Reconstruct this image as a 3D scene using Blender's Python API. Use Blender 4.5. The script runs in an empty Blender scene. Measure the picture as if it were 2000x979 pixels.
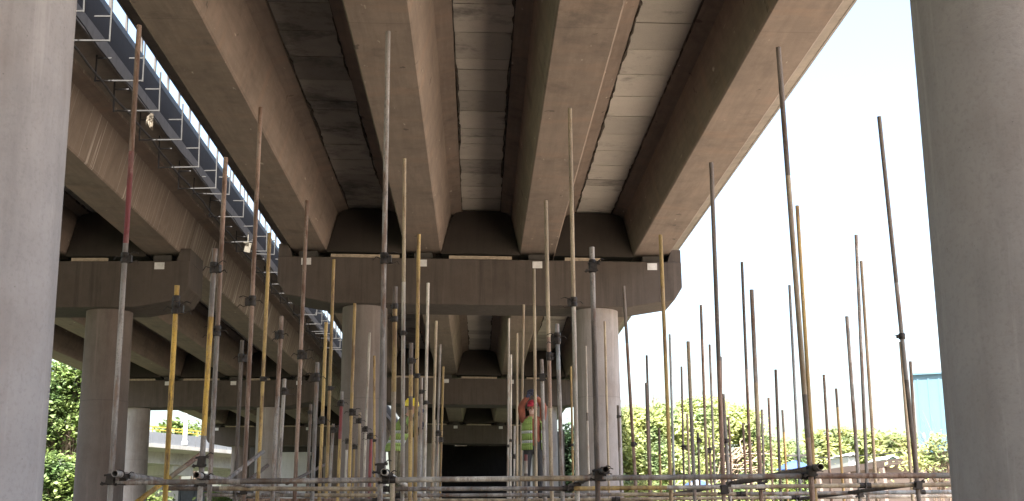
import bpy, bmesh, math, random
from mathutils import Vector, Matrix, Euler

R = random.Random(7)
scene = bpy.context.scene
col = scene.collection
rad = math.radians

# ------------------------------------------------------------------ camera
PW, PH, F = 2000.0, 979.0, 2400.0
CX, CY = 1000.0, 489.5
EYE = Vector((0, 0, 1.6))
_y = Vector((932 - CX, -(1040 - CY), -F)).normalized()
_h = Vector((1.0, math.tan(rad(0.6)), 0.0))
_z = _h.cross(_y).normalized()
if _z.y < 0: _z = -_z
_x = _y.cross(_z).normalized()
W2C = Matrix((_x, _y, _z)).transposed()      # columns are the world axes seen from the camera
C2W = W2C.transposed()
cam_d = bpy.data.cameras.new('camera')
cam = bpy.data.objects.new('camera', cam_d); col.objects.link(cam)
cam_d.sensor_width = 36.0; cam_d.lens = 36.0 * F / PW
cam_d.clip_start = 0.1; cam_d.clip_end = 3000
m4 = C2W.to_4x4(); m4.translation = EYE
cam.matrix_world = m4
scene.camera = cam

def at(px, py, Y):
    """world point on the photograph's line of sight through a pixel, at distance Y along the bridge"""
    d = C2W @ Vector((px - CX, -(py - CY), -F))
    return EYE + d * ((Y - EYE.y) / d.y)

# ------------------------------------------------------------------ helpers
def tag(o, label=None, cat=None, group=None, kind=None):
    if label: o['label'] = label
    if cat: o['category'] = cat
    if group: o['group'] = group
    if kind: o['kind'] = kind
    return o

def empty(name, loc=(0, 0, 0), rot=(0, 0, 0)):
    o = bpy.data.objects.new(name, None); col.objects.link(o)
    o.location = loc; o.rotation_euler = rot; o.empty_display_size = 0.3
    return o

class MB:
    def __init__(s): s.v = []; s.f = []; s.m = []; s.sm = []; s.tone = []
    def add(s, vs, fs, mi=0, sm=False, tone=1.0):
        b = len(s.v); s.v += [tuple(v) for v in vs]
        for f in fs:
            s.f.append(tuple(b + i for i in f)); s.m.append(mi); s.sm.append(sm); s.tone.append(tone)
    def box(s, c, d, rot=None, mi=0, tone=1.0):
        hx, hy, hz = d[0] / 2, d[1] / 2, d[2] / 2
        vs = [Vector((x, y, z)) for x in (-hx, hx) for y in (-hy, hy) for z in (-hz, hz)]
        if rot is not None:
            M = rot if isinstance(rot, Matrix) else Euler(rot).to_matrix()
            vs = [M @ v for v in vs]
        vs = [v + Vector(c) for v in vs]
        s.add(vs, [(0, 1, 3, 2), (4, 6, 7, 5), (0, 4, 5, 1), (2, 3, 7, 6), (0, 2, 6, 4), (1, 5, 7, 3)], mi, False, tone)
    def prism(s, poly, y0, y1, mi=0, fz=None):
        """poly in XZ, extruded along Y"""
        n = len(poly); vs = []
        for y in (y0, y1):
            for (x, z) in poly: vs.append((x, y, z + (fz(x) if fz else 0)))
        a = sum(poly[i][0] * poly[(i + 1) % n][1] - poly[(i + 1) % n][0] * poly[i][1] for i in range(n))
        fs = [tuple(range(n)), tuple(range(2 * n - 1, n - 1, -1))] + [(i, n + i, n + (i + 1) % n, (i + 1) % n) for i in range(n)]
        if a < 0: fs = [f[::-1] for f in fs]
        s.add(vs, fs, mi)
    def tube(s, p0, p1, r0, r1=None, n=12, mi=0, cap=True, sm=True):
        r1 = r0 if r1 is None else r1
        p0, p1 = Vector(p0), Vector(p1); d = (p1 - p0).normalized()
        u = d.orthogonal().normalized(); w = d.cross(u)
        vs = []
        for p, r in ((p0, r0), (p1, r1)):
            for i in range(n):
                a = 2 * math.pi * i / n; vs.append(p + u * (r * math.cos(a)) + w * (r * math.sin(a)))
        s.add(vs, [(i, (i + 1) % n, n + (i + 1) % n, n + i) for i in range(n)], mi, sm)
        if cap: s.add(vs, [tuple(range(n - 1, -1, -1)), tuple(range(n, 2 * n))], mi, False)
    def pipe(s, p0, p1, r=0.024, t=0.0045, n=14, mi=0):
        """open ended steel tube with a wall thickness"""
        p0, p1 = Vector(p0), Vector(p1); d = (p1 - p0).normalized()
        u = d.orthogonal().normalized(); w = d.cross(u); vs = []
        for p, q in ((p0, r), (p1, r), (p1, r - t), (p0, r - t)):
            for i in range(n):
                a = 2 * math.pi * i / n; vs.append(p + u * (q * math.cos(a)) + w * (q * math.sin(a)))
        for k in range(4):
            k2 = (k + 1) % 4
            s.add([vs[k * n + i] for i in range(n)] + [vs[k2 * n + i] for i in range(n)],
                  [(i, (i + 1) % n, n + (i + 1) % n, n + i) for i in range(n)], mi, k in (0, 2))
    def path(s, pts, r, n=6, mi=0):
        for a, b in zip(pts[:-1], pts[1:]): s.tube(a, b, r, r, n, mi)
    def lathe(s, prof, n=32, mi=0, c=(0, 0, 0), sx=1, sy=1):
        vs = []
        for (r, z) in prof:
            for i in range(n):
                a = 2 * math.pi * i / n; vs.append((c[0] + sx * r * math.cos(a), c[1] + sy * r * math.sin(a), c[2] + z))
        fs = []
        for k in range(len(prof) - 1):
            for i in range(n): fs.append((k * n + i, k * n + (i + 1) % n, (k + 1) * n + (i + 1) % n, (k + 1) * n + i))
        s.add(vs, fs, mi, True)
        s.add(vs[-n:], [tuple(range(n))], mi); s.add(vs[:n], [tuple(range(n - 1, -1, -1))], mi)
    def ball(s, c, r, mi=0, n=10, scale=(1, 1, 1)):
        prof = []
        for k in range(n + 1):
            a = -math.pi / 2 + math.pi * k / n; prof.append((max(1e-4, r * math.cos(a)), r * math.sin(a) * scale[2]))
        s.lathe(prof, 2 * n, mi, c, scale[0], scale[1])
    def mesh(s, name, mats):
        me = bpy.data.meshes.new(name); me.from_pydata(s.v, [], s.f)
        for m in (mats if isinstance(mats, (list, tuple)) else [mats]): me.materials.append(m)
        me.polygons.foreach_set('material_index', s.m)
        me.polygons.foreach_set('use_smooth', s.sm)
        if any(t != 1.0 for t in s.tone):
            at_ = me.attributes.new('tone', 'FLOAT', 'FACE'); at_.data.foreach_set('value', s.tone)
        me.update(); return me
    def build(s, name, mats, parent=None, loc=(0, 0, 0)):
        o = bpy.data.objects.new(name, s.mesh(name, mats)); col.objects.link(o)
        o.location = loc
        if parent: o.parent = parent
        return o

def inst(src, parent=None, loc=None, rot=None):
    c = src.copy(); col.objects.link(c); c.parent = parent if parent else src.parent
    if loc is not None: c.location = loc
    if rot is not None: c.rotation_euler = rot
    for ch in list(src.children):
        inst(ch, c)
    return c

# ------------------------------------------------------------------ materials
class NT:
    def __init__(s, name):
        s.mat = bpy.data.materials.new(name); s.mat.use_nodes = True
        s.t = s.mat.node_tree; s.b = s.t.nodes['Principled BSDF']
    def n(s, k, **kw):
        x = s.t.nodes.new(k)
        for a, v in kw.items():
            if a.startswith('i_'): x.inputs[a[2:].replace('_', ' ')].default_value = v
            else: setattr(x, a, v)
        return x
    def l(s, a, b): s.t.links.new(a, b)
    def coord(s, scale=(1, 1, 1), rnd=True):
        tc = s.n('ShaderNodeTexCoord'); mp = s.n('ShaderNodeMapping'); mp.inputs['Scale'].default_value = scale
        s.l(tc.outputs['Object'], mp.inputs['Vector'])
        if rnd:
            oi = s.n('ShaderNodeObjectInfo'); mu = s.n('ShaderNodeMath', operation='MULTIPLY'); mu.inputs[1].default_value = 57.0
            s.l(oi.outputs['Random'], mu.inputs[0]); s.l(mu.outputs[0], mp.inputs['Location'])
        return mp.outputs['Vector']
    def noise(s, vec, scale, detail=6, rough=0.6):
        x = s.n('ShaderNodeTexNoise'); x.inputs['Scale'].default_value = scale
        x.inputs['Detail'].default_value = detail; x.inputs['Roughness'].default_value = rough
        s.l(vec, x.inputs['Vector']); return x.outputs['Fac']
    def ramp(s, fac, stops):
        x = s.n('ShaderNodeValToRGB'); e = x.color_ramp.elements
        while len(e) < len(stops): e.new(0.5)
        for el, (p, c) in zip(e, stops):
            el.position = p; el.color = (c, c, c, 1) if isinstance(c, (int, float)) else (*c, 1)
        s.l(fac, x.inputs['Fac']); return x.outputs['Color']
    def mix(s, fac, a, b, mode='MIX'):
        x = s.n('ShaderNodeMix', data_type='RGBA', blend_type=mode)
        for sock, v in ((x.inputs['Factor'], fac), (x.inputs['A'], a), (x.inputs['B'], b)):
            if hasattr(v, 'links'): s.l(v, sock)
            else: sock.default_value = v if isinstance(v, (int, float)) else (*v, 1)
        return x.outputs['Result']
    def bump(s, h, strength=0.3, dist=0.02):
        x = s.n('ShaderNodeBump'); x.inputs['Strength'].default_value = strength; x.inputs['Distance'].default_value = dist
        s.l(h, x.inputs['Height']); s.l(x.outputs['Normal'], s.b.inputs['Normal'])
    def done(s, colr, rough=0.85, metal=0.0):
        if hasattr(colr, 'links'): s.l(colr, s.b.inputs['Base Color'])
        else: s.b.inputs['Base Color'].default_value = (*colr, 1)
        if hasattr(rough, 'links'): s.l(rough, s.b.inputs['Roughness'])
        else: s.b.inputs['Roughness'].default_value = rough
        s.b.inputs['Metallic'].default_value = metal
        return s.mat

def sc(c, k): return tuple(min(1, x * k) for x in c)

def concrete(name, base, dark=0.62, stain=0.5, streak=(3, 3, .35), seams=None, grain=None, efflo=False, spots=False, tone=False, blotch=0, joints=0, damp=.5):
    k = NT(name); v = k.coord()
    big = k.noise(v, 0.55, 5, .6); mid = k.noise(v, 3.2, 8, .65); fine = k.noise(v, 34, 4, .7)
    c = k.mix(k.ramp(big, [(.32, 0), (.7, 1)]), sc(base, dark * 1.12), sc(base, 1.08))
    c = k.mix(k.ramp(mid, [(.38, 0), (.62, 1)]), c, k.mix(.55, c, sc(base, 1.15)))
    vs = k.coord(streak); st = k.noise(vs, 1.6, 7, .7)
    c = k.mix(k.ramp(st, [(.5, 0), (.72, stain)]), c, sc(base, .38))
    c = k.mix(k.ramp(fine, [(.3, .35), (.5, 0)]), c, sc(base, .6))
    if grain:                                    # board marks of the formwork
        g = k.noise(k.coord(grain), 1.0, 4, .6)
        c = k.mix(k.ramp(g, [(.42, .35), (.56, 0)]), c, sc(base, .66))
    if spots:                                    # pale patched spots
        g = k.noise(k.coord((7, 2.2, 7)), 1.0, 2, .5)
        c = k.mix(k.ramp(g, [(.72, 0), (.77, .55)]), c, sc((.52, .47, .4), 1))
        g = k.noise(k.coord((1.3, 1.3, 1.3)), 2.0, 3, .5)
        c = k.mix(k.ramp(g, [(.70, 0), (.73, .8)]), c, sc(base, .3))
    if efflo:                                    # lime runs down the web
        w = k.n('ShaderNodeTexNoise', noise_dimensions='3D'); w.inputs['Scale'].default_value = 1.0; w.inputs['Detail'].default_value = 2
        k.l(k.coord((.05, 1.9, .05)), w.inputs['Vector'])
        c = k.mix(k.ramp(w.outputs['Fac'], [(.485, 0), (.494, .6), (.5, .6), (.508, 0)]), c, (.50, .46, .42))
        w2 = k.noise(k.coord((.05, 3.1, .06)), 1.0, 1, .5)
        c = k.mix(k.ramp(w2, [(.494, 0), (.497, .35), (.5, .35), (.503, 0)]), c, (.46, .42, .39))
    if tone:
        a = k.n('ShaderNodeAttribute', attribute_name='tone')
        c = k.mix(1.0, c, a.outputs['Color'], 'MULTIPLY')
        blot = k.noise(k.coord((.55, .75, 1.0)), .95, 10, .74)
        c = k.mix(k.ramp(blot, [(damp, 0), (damp + .08, .45), (damp + .18, .9)]), c, (.055, .057, .06))
    if blotch:
        g = k.noise(k.coord((1, 1, .6)), 1.7, 7, .62)
        c = k.mix(k.ramp(g, [(.47, 0), (.66, blotch)]), c, (base[0] * .72, base[1] * .62, base[2] * .55))
        vo = k.n('ShaderNodeTexVoronoi', feature='F1'); vo.inputs['Scale'].default_value = 9.0; k.l(k.coord((1, 1, 1)), vo.inputs['Vector'])
        c = k.mix(k.ramp(vo.outputs['Distance'], [(.022, .6), (.05, 0)]), c, sc(base, .3))
        g = k.noise(k.coord((5, 5, .22)), 1.0, 6, .7)
        c = k.mix(k.ramp(g, [(.56, 0), (.68, .5)]), c, sc(base, 1.5))
    if joints:                                   # pour joints across the web
        tc = k.n('ShaderNodeTexCoord'); sp = k.n('ShaderNodeSeparateXYZ'); k.l(tc.outputs['Object'], sp.inputs[0])
        md = k.n('ShaderNodeMath', operation='PINGPONG'); md.inputs[1].default_value = joints; k.l(sp.outputs['Y'], md.inputs[0])
        c = k.mix(k.ramp(md.outputs[0], [(.0, .6), (.006, .5), (.010, 0)]), c, sc(base, .3))
        g = k.noise(k.coord((.5, 1.6, .5)), 1.2, 7, .65)
        c = k.mix(k.ramp(g, [(.52, 0), (.70, .55)]), c, (base[0] * 1.15, base[1] * 1.0, base[2] * .9))
        g = k.noise(k.coord((.8, .8, .8)), 1.0, 7, .7)
        c = k.mix(k.ramp(g, [(.56, 0), (.68, .6)]), c, sc(base, .45))
    if seams:                                    # ring marks left by the column forms
        tc = k.n('ShaderNodeTexCoord'); sp = k.n('ShaderNodeSeparateXYZ'); k.l(tc.outputs['Object'], sp.inputs[0])
        md = k.n('ShaderNodeMath', operation='PINGPONG'); md.inputs[1].default_value = seams; k.l(sp.outputs['Z'], md.inputs[0])
        c = k.mix(k.ramp(md.outputs[0], [(.0, .45), (.016, 0)]), c, sc(base, .45))
    h = k.mix(.5, mid, fine)
    k.bump(h, .35, .015)
    return k.done(c, .88)

CON = (.235, .190, .152)
M = {}
M['girder'] = concrete('girder_concrete', (.196, .154, .127), stain=.5, streak=(2.2, .35, 2.2), grain=(9, .5, 9), spots=True, joints=5.4)
M['girder_lime'] = concrete('girder_concrete_lime', (.175, .14, .115), stain=.35, efflo=True)
M['slab'] = concrete('joint_slab_concrete', (.42, .395, .355), dark=.82, stain=.25, streak=(.7, .7, .7), tone=True)
M['slab_stained'] = M['slab']
M['slab'] = concrete('joint_slab_clean', (.43, .405, .365), dark=.86, stain=.2, streak=(.7, .7, .7), tone=True, damp=.555)
M['deck'] = concrete('deck_concrete', (.20, .175, .15), stain=.4, streak=(1, 3, 1))
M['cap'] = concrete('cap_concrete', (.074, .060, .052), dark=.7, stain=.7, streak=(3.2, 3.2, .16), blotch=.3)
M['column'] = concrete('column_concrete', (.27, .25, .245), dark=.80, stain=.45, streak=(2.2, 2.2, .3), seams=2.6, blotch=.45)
M['column_half_shade'] = concrete('column_concrete_half_shade', (.18, .158, .150), dark=.8, stain=.45, streak=(2.2, 2.2, .3), seams=2.6, blotch=.4)  # column concrete darkened for the shade of the left bridge
M['column_shade_brown'] = concrete('column_concrete_shade_brown', (.145, .120, .110), dark=.8, stain=.45, streak=(2.2, 2.2, .3), seams=2.6, blotch=.4)  # browner column concrete, darkened for shade below the left bridge
M['column_near'] = concrete('column_concrete_lavender_lit', (.355, .328, .322), dark=.78, stain=.3, streak=(2.2, 2.2, .3), seams=2.6, blotch=.32)  # lavender-grey concrete, lightened for the brighter light at the near pier
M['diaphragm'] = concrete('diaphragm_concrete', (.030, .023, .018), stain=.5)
M['barrier'] = concrete('barrier_concrete', (.022, .0145, .009), stain=.7, streak=(3, 3, .3))
M['edge'] = concrete('edge_beam_concrete', (.24, .225, .21), stain=.55, streak=(3, 3, .3))
M['ramp'] = concrete('ramp_concrete', (.42, .40, .37), stain=.25)
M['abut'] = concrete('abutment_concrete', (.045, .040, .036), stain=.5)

def plain(name, c, rough=.6, metal=0, var=.25, scale=6, bump=0):
    k = NT(name); v = k.coord(); n = k.noise(v, scale, 6, .65)
    cc = k.mix(k.ramp(n, [(.3, 0), (.7, 1)]), sc(c, 1 - var), sc(c, 1 + var))
    if bump: k.bump(n, bump, .01)
    return k.done(cc, rough, metal)

M['seam'] = plain('mortar_seam', (.05, .040, .032), .95)
M['crack'] = plain('crack_line', (.03, .025, .02), .95)
M['timber'] = plain('timber', (.30, .245, .185), .8, var=.35, scale=9)
M['plate'] = plain('white_plate', (.55, .55, .56), .5, var=.2)
M['rubber'] = plain('bearing_rubber', (.05, .045, .04), .8)
M['steel_dark'] = plain('dark_steel', (.05, .044, .04), .6, .1)
M['steel_galv'] = plain('galvanised_steel', (.034, .033, .033), .75, 0, var=.3)
M['cable'] = plain('black_cable', (.03, .028, .026), .6)
M['coupler'] = plain('coupler_iron', (.036, .029, .025), .65, .3, var=.5, scale=40)
M['asphalt'] = plain('asphalt', (.05, .05, .05), .9)
M['bag'] = plain('pale_plastic_bag', (.12, .10, .075), .6)

def tube_mat(name, base, wear, wearamt=.5, rust=(.16, .075, .035), rustamt=.5, metal=0.0):
    rustamt = min(1, rustamt * 1.6); wearamt = min(1, wearamt * 1.5)
    k = NT(name)
    v = k.coord((1, 1, .28)); a = k.noise(v, 9, 8, .7)
    v2 = k.coord((1, 1, .10)); b = k.noise(v2, 5, 3, .5)
    f = k.noise(k.coord(), 60, 4, .7)
    c = k.mix(k.ramp(b, [(.42, 0), (.56, 1)]), sc(base, .62), sc(base, 1.18))
    c = k.mix(k.ramp(a, [(.50, 0), (.60, wearamt)]), c, wear)
    c = k.mix(k.ramp(k.noise(k.coord((1.3, 1.3, .22)), 10, 7, .72), [(.50, 0), (.60, rustamt)]), c, rust)
    c = k.mix(k.ramp(f, [(.36, .5), (.46, 0)]), c, sc(base, .35))
    k.bump(f, .25, .004)
    return k.done(c, k.ramp(a, [(.4, .6), (.65, .9)]), metal)

TONE = {
    'grey': tube_mat('tube_grey', (.30, .275, .25), (.15, .13, .12), .6, rustamt=.4),
    'rusty': tube_mat('tube_rusty', (.25, .165, .120), (.33, .27, .23), .5, rust=(.12, .06, .035), rustamt=.6),
    'yellow': tube_mat('tube_yellow', (.52, .32, .055), (.34, .25, .14), .45, rust=(.10, .055, .03), rustamt=.55),
    'ochre': tube_mat('tube_ochre', (.40, .275, .10), (.34, .25, .16), .5, rust=(.14, .075, .04), rustamt=.5),
    'tan': tube_mat('tube_tan', (.37, .30, .205), (.30, .24, .19), .5, rust=(.20, .12, .06), rustamt=.4),
    'pale': tube_mat('tube_pale', (.50, .46, .40), (.34, .30, .26), .5, rustamt=.3),
    'dark': tube_mat('tube_dark', (.125, .102, .086), (.22, .18, .15), .4, rust=(.09, .05, .03), rustamt=.5),
    'red': tube_mat('tube_red', (.26, .045, .050), (.28, .20, .18), .4, rust=(.10, .05, .04), rustamt=.4),
    'steel-blue': tube_mat('tube_blue_grey', (.27, .29, .30), (.15, .15, .15), .5, rustamt=.35),
}
TN = list(TONE)

def leaf_mat(name, c, trans=.35):
    k = NT(name)
    a = k.n('ShaderNodeAttribute', attribute_name='tone')
    v = k.coord(); n = k.noise(v, .8, 3, .5)
    cc = k.mix(k.ramp(n, [(.35, 0), (.65, 1)]), sc(c, .7), (min(1, c[0] * 1.5), c[1] * 1.15, c[2] * .9))
    cc = k.mix(1.0, cc, a.outputs['Color'], 'MULTIPLY')
    k.done(cc, .55)
    tr = k.n('ShaderNodeBsdfTranslucent'); k.l(cc, tr.inputs['Color'])
    mx = k.n('ShaderNodeMixShader'); mx.inputs[0].default_value = trans
    out = k.t.nodes['Material Output']
    k.l(k.b.outputs[0], mx.inputs[1]); k.l(tr.outputs[0], mx.inputs[2]); k.l(mx.outputs[0], out.inputs['Surface'])
    return k.mat

M['leaf_pale'] = leaf_mat('leaf_pale_green', (.35, .47, .25), .58)
M['leaf_mid'] = leaf_mat('leaf_mid_green', (.12, .20, .06), .45)
M['leaf_left'] = leaf_mat('leaf_left_green', (.12, .20, .07), .42)
M['leaf_dark'] = leaf_mat('leaf_dark_green', (.03, .07, .035), .25)
M['leaf_yellow'] = leaf_mat('leaf_yellow_green', (.31, .41, .20), .55)
M['bark'] = plain('bark', (.13, .095, .07), .9, var=.5, scale=12, bump=.6)
M['twig'] = plain('dry_twigs', (.33, .25, .18), .9, var=.4, scale=8)

# ------------------------------------------------------------------ sky, sun
SUN_EL, SUN_AZ = rad(58), rad(191)          # azimuth measured from +Y (away from camera) towards +X
w = bpy.data.worlds.new('World'); scene.world = w; w.use_nodes = True
bg = w.node_tree.nodes['Background']; sky = w.node_tree.nodes.new('ShaderNodeTexSky')
sky.sky_type = 'NISHITA'; sky.sun_disc = False; sky.sun_elevation = SUN_EL; sky.sun_rotation = SUN_AZ
sky.air_density = 1.2; sky.dust_density = 5.0; sky.ozone_density = 1.0
w.node_tree.links.new(sky.outputs[0], bg.inputs[0]); bg.inputs[1].default_value = .10
sd = bpy.data.lights.new('sun', 'SUN'); sd.energy = 5.0; sd.angle = rad(.5); sd.color = (1, .955, .88)
so = bpy.data.objects.new('sun', sd); col.objects.link(so)
sdir = Vector((math.sin(SUN_AZ) * math.cos(SUN_EL), math.cos(SUN_AZ) * math.cos(SUN_EL), math.sin(SUN_EL)))
so.rotation_euler = (-sdir).to_track_quat('-Z', 'Y').to_euler(); so.location = (20, -10, 60)
scene.view_settings.view_transform = 'Standard'; scene.view_settings.look = 'None'
scene.view_settings.gamma = 1; scene.view_settings.use_curve_mapping = False
scene.view_settings.exposure = 2.6
scene.render.engine = 'CYCLES'
scene.cycles.max_bounces = 10; scene.cycles.diffuse_bounces = 6; scene.cycles.glossy_bounces = 2
scene.cycles.transmission_bounces = 4; scene.cycles.use_denoising = True
scene.cycles.sample_clamp_indirect = 8

# ------------------------------------------------------------------ ground
def ground_mat():
    k = NT('dry_dirt'); v = k.coord(rnd=False)
    n = k.noise(v, .12, 8, .65); f = k.noise(v, 3, 8, .7)
    c = k.mix(k.ramp(n, [(.35, 0), (.65, 1)]), (.44, .36, .28), (.56, .48, .39))
    c = k.mix(k.ramp(f, [(.4, .4), (.6, 0)]), c, (.2, .15, .11)); k.bump(f, .5, .05)
    return k.done(c, .95)
def grass_mat():
    k = NT('lawn_green'); v = k.coord(rnd=False); n = k.noise(v, .4, 8, .7); f = k.noise(v, 25, 4, .7)
    c = k.mix(k.ramp(n, [(.35, 0), (.65, 1)]), (.03, .05, .016), (.06, .075, .028)); k.bump(f, .7, .05)
    return k.done(c, .9)
g = MB(); g.add([(-1500, -1500, 0), (1500, -1500, 0), (1500, 1500, 0), (-1500, 1500, 0)], [(0, 1, 2, 3)])
tag(g.build('ground', ground_mat()), kind='structure')
g = MB(); g.add([(-22, -90, .004), (8.8, -90, .004), (8.8, 140, .004), (-22, 140, .004)], [(0, 1, 2, 3)])
tag(g.build('shade_ground_sheet', plain('shade_dark_dirt', (.05, .038, .029), .95, var=.35, scale=1.5, bump=.4)), kind='structure')  # unseen dark sheet added to cut bounce light and set the shadow edge
g = MB(); g.add([(15, 44, .004), (300, 44, .004), (300, 400, .004), (9, 400, .004), (9, 60, .004), (-300, -90, .004), (-22, -90, .004), (-22, 300, .004), (-300, 300, .004)], [(0, 1, 2, 3, 4), (5, 6, 7, 8)])
tag(g.build('lawn', grass_mat()), kind='structure')

# ------------------------------------------------------------------ the two viaducts
SPAN = 27.2; P0 = 7.0
PIER_Y = [P0 + (i - 1) * SPAN for i in range(-1, 6)]
Z_SOF = 9.26
def viaduct(xc, fall, label, right_label, idx):
    root = empty('bridge_deck', (xc, 0, Z_SOF), (0, math.atan(fall), 0))
    tag(root, label, 'bridge deck')
    gp = [(-.47, 0), (.47, 0), (.5, .03), (.75, 1.10), (1.05, 1.18), (1.05, 1.4), (-1.05, 1.4), (-1.05, 1.18), (-.75, 1.10), (-.5, .03)]
    gme = None
    for si in range(len(PIER_Y) - 1):
        for gi, gx in enumerate((-4.8, -1.6, 1.6, 4.8)):
            if gme is None:
                b = MB(); b.prism(gp, .02, SPAN - .02); o = b.build('girder', [M['girder']], root); gme = o
            else:
                o = inst(gme, root)
            o.location = (gx, PIER_Y[si], 0)
            if idx == 1 and gi == 3:
                b = MB(); b.prism(gp, .02, SPAN - .02)
                # the outward web carries the lime runs
                o2 = b.build('girder', [M['girder'], M['girder_lime']], root, (gx, PIER_Y[si], 0))
                for p in o2.data.polygons:
                    if p.normal.x > .5: p.material_index = 1
                o2['label'] = 'outer girder with pale lime runs down its web'
                bpy.data.objects.remove(o)
        for bx in (-3.2, 0, 3.2):
            b = MB(); s_ = MB(); y = .4; L = SPAN
            while y < L - .4:
                ln = R.choice([1.25, 1.25, 1.3, .55, 1.2]); ln = min(ln, L - .4 - y)
                dz = R.uniform(-.006, .006)
                j = [R.uniform(-.02, .02) for _ in range(4)]
                b.box((0, y + ln / 2, 1.27 + dz), (1.06 + j[0], ln - .034, .06), (0, 0, R.uniform(-.006, .006)), 0, R.choice([.95, 1.03, .92, 1.0, .86, .72, 1.05]) * (.85 if bx < -1 else 1))
                y += ln
            b.box((0, L / 2, 1.345), (1.12, L - .1, .04), None, 0, .3)
            b.build('joint_slab', [M['slab_stained' if bx < -1 else 'slab']], root, (bx, PIER_Y[si], 0))
            for sx in (-1, 1):              # ragged mortar lips along the flanges
                y = .3; pts = []
                x = .55
                while y < L - .3:
                    x += R.uniform(-.022, .022); x = min(.575, max(.50, x)); pts.append((sx * x, y, R.uniform(.006, .02) * R.choice([.6, .8, 1, 2.0]))); y += R.uniform(.05, .3)
                vs = []
                for (px, py, wd) in pts:
                    vs += [(px - wd, py, 1.194), (px + wd, py, 1.194), (px + wd, py, 1.25), (px - wd, py, 1.25)]
                fs = []
                for q in range(len(pts) - 1):
                    for e in range(4):
                        fs.append((q * 4 + e, q * 4 + (e + 1) % 4, q * 4 + 4 + (e + 1) % 4, q * 4 + 4 + e))
                s_.add(vs, fs)
            s_.build('mortar_seam', [M['seam']], root, (bx, PIER_Y[si], 0))
    dm = None
    for py in PIER_Y:
        for bx in (-3.2, 0, 3.2):
            if dm is None:
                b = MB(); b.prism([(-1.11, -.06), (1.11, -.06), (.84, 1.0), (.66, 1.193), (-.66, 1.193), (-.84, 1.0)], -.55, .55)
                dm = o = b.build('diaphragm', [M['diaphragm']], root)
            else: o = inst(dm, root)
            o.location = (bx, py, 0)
    y0, y1 = PIER_Y[0], PIER_Y[-1]
    b = MB(); b.prism([(-6.37, 1.62), (-6.37, 1.33), (-5.84, 1.25), (-5.84, 1.39), (5.84, 1.39), (5.84, 1.25), (6.37, 1.33), (6.37, 1.62)], y0, y1)
    b.build('deck_slab', [M['deck']], root)
    b = MB(); b.box((0, (y0 + y1) / 2, 1.66), (11.4, y1 - y0, .07)); b.build('road_surface', [M['asphalt']], root)
    for sx in (-1, 1):
        b = MB(); b.box((sx * 6.39, (y0 + y1) / 2, 1.475), (.046, y1 - y0, .31)); b.build('edge_beam', [M['edge']], root)
        b = MB(); b.prism([(sx * 6.25, 1.621), (sx * 5.75, 1.621), (sx * 5.95, 1.95), (sx * 6.02, 2.44), (sx * 6.25, 2.44)], y0, y1)
        bar = b.build('crash_barrier', [M['barrier']], root)
        b = MB(); y = y0 + .5
        while y < y1:
            b.box((sx * 6.15, y, 2.98), (.05, .06, 1.02), (R.uniform(-.03, .03), R.uniform(-.02, .02), 0)); y += 1.15 + R.uniform(-.06, .06)
        b.box((sx * 6.15, (y0 + y1) / 2, 2.58), (.11, y1 - y0, .14)); b.box((sx * 6.15, (y0 + y1) / 2, 3.46), (.09, y1 - y0, .07))
        b.build('steel_rail', [M['steel_dark']], bar)
    return root

def pier(xc, y, fall, label, cm='column', cml=None, dxl=0):
    root = empty('bridge_pier', (xc, y, 0)); tag(root, label, 'bridge pier', 'concrete bridge piers')
    fz = lambda x: -fall * x
    b = MB()
    prof = [(-4.12, 7.71), (4.12, 7.71), (5.38, 7.93), (5.6, 8.28), (5.6, 9.0), (-5.6, 9.0), (-5.6, 8.28), (-5.38, 7.93)]
    # flat middle split so that the haunch stays straight under the crossfall
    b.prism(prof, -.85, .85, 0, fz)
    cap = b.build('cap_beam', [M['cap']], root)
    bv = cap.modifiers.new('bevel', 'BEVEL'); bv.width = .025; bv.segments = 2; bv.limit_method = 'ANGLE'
    for sx in (-1, 1):
        b = MB(); x0, x1 = sx * 5.22, sx * 5.597
        b.prism([(x0, 9.0), (x1, 9.0), (x1, 9.36), (x0 + sx * .12, 9.36)], -.8, .8, 0, fz); b.build('shear_block', [M['cap']], cap)
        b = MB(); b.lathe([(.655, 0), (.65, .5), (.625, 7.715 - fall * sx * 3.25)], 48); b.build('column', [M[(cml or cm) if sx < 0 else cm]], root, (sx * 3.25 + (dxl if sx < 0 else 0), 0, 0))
    for gx in (-4.8, -1.6, 1.6, 4.8):
        for sy in (-.45, .45):
            b = MB(); b.box((0, 0, 0), (.5, .4, .20)); b.build('bearing', [M['rubber']], cap, (gx, sy, 9.10 - fall * gx))
        b = MB(); b.box((0, 0, 0), (.27, .012, .19)); b.build('number_plate', [M['plate']], cap, (gx - .02, -.865, 8.86 - fall * gx))
    for bx, ln in ((-3.2, 1.9), (0, 1.75), (3.2, 1.0)):
        b = MB(); b.box((0, 0, 0), (ln, .05, .09), (0, math.atan(fall), 0)); b.build('timber_strip', [M['timber']], cap, (bx - (0 if bx < 3 else .35), -.80, 9.05 - fall * bx))
    return root

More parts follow.
